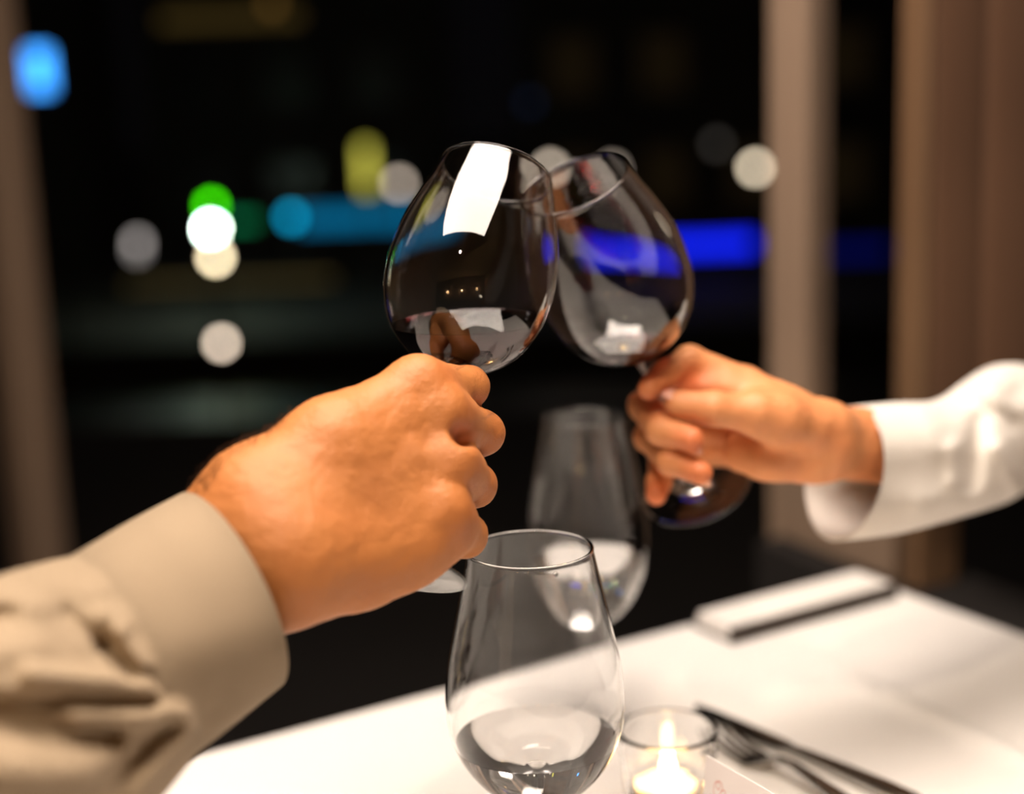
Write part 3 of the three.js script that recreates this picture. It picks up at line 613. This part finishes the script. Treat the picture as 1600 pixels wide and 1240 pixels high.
{
  const shirt = new THREE.MeshPhysicalMaterial({ color: lin(0.38, 0.282, 0.182), roughness: 0.8, bumpMap: weave, bumpScale: 0.00025, side: THREE.DoubleSide, sheen: 0.2, sheenColor: lin(0.8, 0.7, 0.55), sheenRoughness: 0.5 });
  const cuffSecs = [[283, 770, 436, 1074, 0.695, 0.045, 50, -22], [203, 813, 370, 1128, 0.667, 0.044, 42, -20], [124, 860, 302, 1182, 0.64, 0.042, 30, -16], [90, 880, 270, 1215, 0.628, 0.040, 26, -14]];
  const cuffFolds = (x, y) => 0.0022 * Math.exp(-((seg(x, y, 300, 1010, 440, 1010)[0] / 60) ** 2)) - 0.004 * Math.exp(-((seg(x, y, 330, 1090, 440, 1040)[0] / 45) ** 2));
  const sl = [[150, 852, 318, 1160, 0.648, 0.036, 34, -17], [122, 866, 300, 1186, 0.638, 0.041, 30, -16], [60, 880, 240, 1262, 0.615, 0.044, 24, -10], [-20, 905, 160, 1360, 0.585, 0.047, 18, -6], [-160, 970, 20, 1480, 0.545, 0.05, 12, 0], [-340, 1060, -160, 1640, 0.50, 0.052, 8, 0], [-760, 1200, -560, 1850, 0.46, 0.054, 4, 0]];
  const R = [  // ridges (+) and valleys (-): ax, ay, bx, by, half width in pixels, height in mm
    [60, 905, 150, 925, 18, 3], [-40, 925, 60, 945, 22, 5], [165, 958, 190, 978, 17, 6], [10, 960, -60, 985, 18, -6],
    [105, 960, 160, 1010, 15, -6], [160, 1010, 212, 1062, 14, -9], [190, 990, 225, 1040, 12, 5],
    [50, 1052, 215, 1068, 17, 9], [215, 1068, 240, 1080, 12, 4], [-60, 1020, 60, 1010, 26, 4],
    [-60, 1098, 232, 1098, 13, -8], [-80, 1120, 170, 1150, 26, -14], [120, 1122, 285, 1118, 16, 8], [230, 1050, 262, 1078, 10, -4],
    [268, 1130, 150, 1240, 16, -7], [300, 1140, 215, 1240, 13, 5], [-80, 1200, 130, 1215, 40, 7], [235, 1165, 150, 1300, 20, -5],
  ];
  const folds = (x, y) => { let h = 0; for (const [ax, ay, bx, by, w, k] of R) { const [r] = seg(x, y, ax, ay, bx, by); h += k / 1000 * Math.exp(-r * r / (w * w)); } return h + 0.0012 * N3(x * 0.02, y * 0.02, 3.3); };
  const sleeve = part('sleeve', tubeShell(sl, 0, 1, 0.002, folds, wristMan, 200, 150), shirt, manBody);
  part('cuff', tubeShell(cuffSecs, 0, 1, 0.0028, cuffFolds, wristMan, 140, 50), shirt, sleeve);
  // fine hairs on the wrist and a few on the fingers
  const hairs = [], f = handField(man), e = 0.0008;
  const grad = (q) => V(f(q.x + e, q.y, q.z) - f(q.x - e, q.y, q.z), f(q.x, q.y + e, q.z) - f(q.x, q.y - e, q.z), f(q.x, q.y, q.z + e) - f(q.x, q.y, q.z - e)).normalize();
  const plant = (px, py, d, len, dirx, diry) => {
    const q = at(px, py, d); for (let k = 0; k < 8; k++) q.addScaledVector(grad(q), -f(q.x, q.y, q.z));
    const n = grad(q), t = at(px + dirx, py + diry, d).sub(at(px, py, d)).normalize(), side = V(rnd() - 0.5, rnd() - 0.5, rnd() - 0.5);
    const p1 = q.clone().addScaledVector(n, len * 0.35).addScaledVector(t, len * 0.3).addScaledVector(side, len * 0.2), p2 = p1.clone().addScaledVector(t, len * 0.55).addScaledVector(n, len * 0.12).addScaledVector(side, len * 0.25);
    const g = new THREE.TubeGeometry(new THREE.QuadraticBezierCurve3(q.clone().addScaledVector(n, -0.0004), p1, p2), 5, 0.00007, 3, false).translate(-wristMan.x, -wristMan.y, -wristMan.z);
    hairs.push(g);
  };
  for (let i = 0; i < 300; i++) { const t = rnd(), x = 292 + 170 * t + (rnd() - 0.5) * 16, y = 770 - 118 * t + (rnd() - 0.2) * 30; plant(x, y, 0.672 + 0.03 * t + 0.02 * rnd(), 0.0025 + 0.0045 * rnd() * (1 - 0.5 * t), 0.8 + 0.4 * rnd(), -0.3 - 0.8 * rnd()); }
  for (let i = 0; i < 16; i++) plant(776 + (rnd() - 0.5) * 6, 745 + rnd() * 22, 0.79, 0.004 + 0.003 * rnd(), 1, 0.3 + rnd());
  for (let i = 0; i < 10; i++) plant(690 + rnd() * 40, 566 + rnd() * 6, 0.75, 0.003 + 0.002 * rnd(), 1, -0.2);
  const hair = part('arm_hair', mergeGeometries(hairs), std([0.05, 0.025, 0.012], 0.6), manBody); hair.userData.kind = 'stuff';
}

// ================================================================ the woman's hand (palm side of a right hand, fingers round the stem)
const WD = 0.03;                                     // her hand lies a little deeper than first measured
const woman = {
  blend: 0.011, web: 0.006,
  palm: [
    ...chain([[1560, 672, 1.07, 18], [1430, 680, 0.995, 15.5], [1340, 679, 0.947, 14], [1290, 668, 0.918, 14], [1225, 640, 0.912, 12.5], [1166, 603, 0.918, 10.2]], WD),
    ...chain([[1560, 712, 1.07, 20], [1430, 716, 0.995, 18], [1288, 706, 0.922, 15], [1230, 690, 0.93, 13]], WD),
    ...chain([[1240, 672, 0.925, 13], [1155, 632, 0.942, 10]], WD),
    ...chain([[1190, 624, 0.905, 10], [1125, 608, 0.912, 8.5], [1072, 604, 0.908, 7]], WD),
    ...chain([[1240, 690, 0.93, 13], [1145, 668, 0.952, 9.6]], WD),
    ...chain([[1240, 700, 0.932, 13], [1140, 702, 0.956, 9]], WD),
    ...chain([[1258, 716, 0.922, 13], [1200, 712, 0.92, 12.5], [1158, 708, 0.93, 11]], WD),
    ...chain([[1262, 668, 0.905, 12], [1215, 655, 0.893, 13], [1180, 645, 0.888, 11.5]], WD),
  ],
  fingers: [
    chain([[1166, 603, 0.918, 10.2], [1078, 565, 0.914, 9.2], [1040, 584, 0.897, 7.8], [1014, 606, 0.886, 6.6]], WD),
    chain([[1155, 632, 0.942, 10], [1007, 634, 0.928, 9], [1032, 672, 0.888, 8.2], [1080, 687, 0.874, 7.4]], WD),
    chain([[1145, 668, 0.952, 9.6], [1014, 682, 0.934, 8.6], [1048, 720, 0.89, 7.8], [1094, 738, 0.876, 7.0]], WD),
    chain([[1140, 702, 0.956, 9], [1036, 722, 0.945, 7.8], [1030, 752, 0.93, 7.0], [1025, 772, 0.922, 6.2]], WD),
    chain([[1215, 655, 0.895, 12.5], [1178, 646, 0.885, 11], [1114, 638, 0.880, 9.4], [1060, 631, 0.884, 7.8]], WD),
  ],
};
const wristWoman = at(1290, 690, 0.92 + WD), axisWoman = at(1080, 660, 0.90 + WD).sub(wristWoman);
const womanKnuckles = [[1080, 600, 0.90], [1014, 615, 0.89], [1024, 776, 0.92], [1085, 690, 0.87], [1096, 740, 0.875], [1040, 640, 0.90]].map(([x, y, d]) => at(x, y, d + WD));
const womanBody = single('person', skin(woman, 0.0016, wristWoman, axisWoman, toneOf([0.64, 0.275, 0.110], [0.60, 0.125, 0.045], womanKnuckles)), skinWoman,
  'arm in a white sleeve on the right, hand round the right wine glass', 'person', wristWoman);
{
  const nailMat = phys([0.66, 0.33, 0.24], 0.35);
  const nail = (tip, toward, up, w, l) => {                       // tip pixel, pixel the finger points to, pixel offset of the nail side
    const w3 = ([x, y, e]) => at(x, y, e + WD), p = w3(tip), d = w3(toward).sub(p).normalize(), n = w3(up).sub(p).normalize(); n.addScaledVector(d, -n.dot(d)).normalize();
    const s = V(0, 0, 0).crossVectors(n, d), g = new THREE.SphereGeometry(1, 24, 16).scale(w, 0.0012, l);
    const m = new THREE.Matrix4().makeBasis(s, n, d); m.setPosition(p.clone().sub(wristWoman)); part('fingernail', g.applyMatrix4(m), nailMat, womanBody);
  };
  nail([1084, 703, 0.8735], [1125, 718, 0.872], [1084, 730, 0.868], 0.0042, 0.0056);
  nail([1098, 753, 0.8755], [1138, 766, 0.874], [1098, 780, 0.870], 0.0040, 0.0054);
  nail([1049, 616, 0.8815], [1000, 610, 0.884], [1049, 596, 0.876], 0.0044, 0.0056);
  const white = new THREE.MeshPhysicalMaterial({ color: lin(0.80, 0.755, 0.70), roughness: 0.85, bumpMap: weave, bumpScale: 0.00025, side: THREE.DoubleSide, sheen: 0.2, sheenColor: lin(1, 0.95, 0.9), sheenRoughness: 0.5 });
  const secs = [[1336, 634, 1304, 846, 0.955, 0.040, 60, 4], [1402, 628, 1398, 834, 0.985, 0.042, 56, 2], [1472, 622, 1490, 810, 1.02, 0.043, 48, 0], [1556, 570, 1562, 788, 1.06, 0.048, 40, 0], [1650, 578, 1650, 752, 1.11, 0.05, 30, 0], [1820, 610, 1820, 770, 1.2, 0.052, 20, 0]].map((q) => q.map((e, i) => i === 4 ? e + WD : e));
  const R = [[1450, 640, 1470, 700, 20, 3], [1530, 660, 1520, 760, 16, -7], [1490, 700, 1490, 750, 14, 5], [1560, 700, 1590, 770, 14, 6], [1500, 620, 1580, 660, 16, -4], [1520, 590, 1590, 640, 18, 4], [1585, 620, 1620, 760, 22, -6], [1400, 740, 1500, 730, 34, -4], [1440, 790, 1540, 770, 20, 3]];
  const folds = (x, y) => { let h = 0; for (const [ax, ay, bx, by, w, k] of R) { const [r] = seg(x, y, ax, ay, bx, by); h += k * 1.6 / 1000 * Math.exp(-r * r / (w * w)); } return h + 0.001 * N3(x * 0.02, y * 0.02, 8.3); };
  part('sleeve', tubeShell(secs, 0, 1, 0.003, folds, wristWoman, 140, 110), white, womanBody);
}

renderer.render(scene, camera);
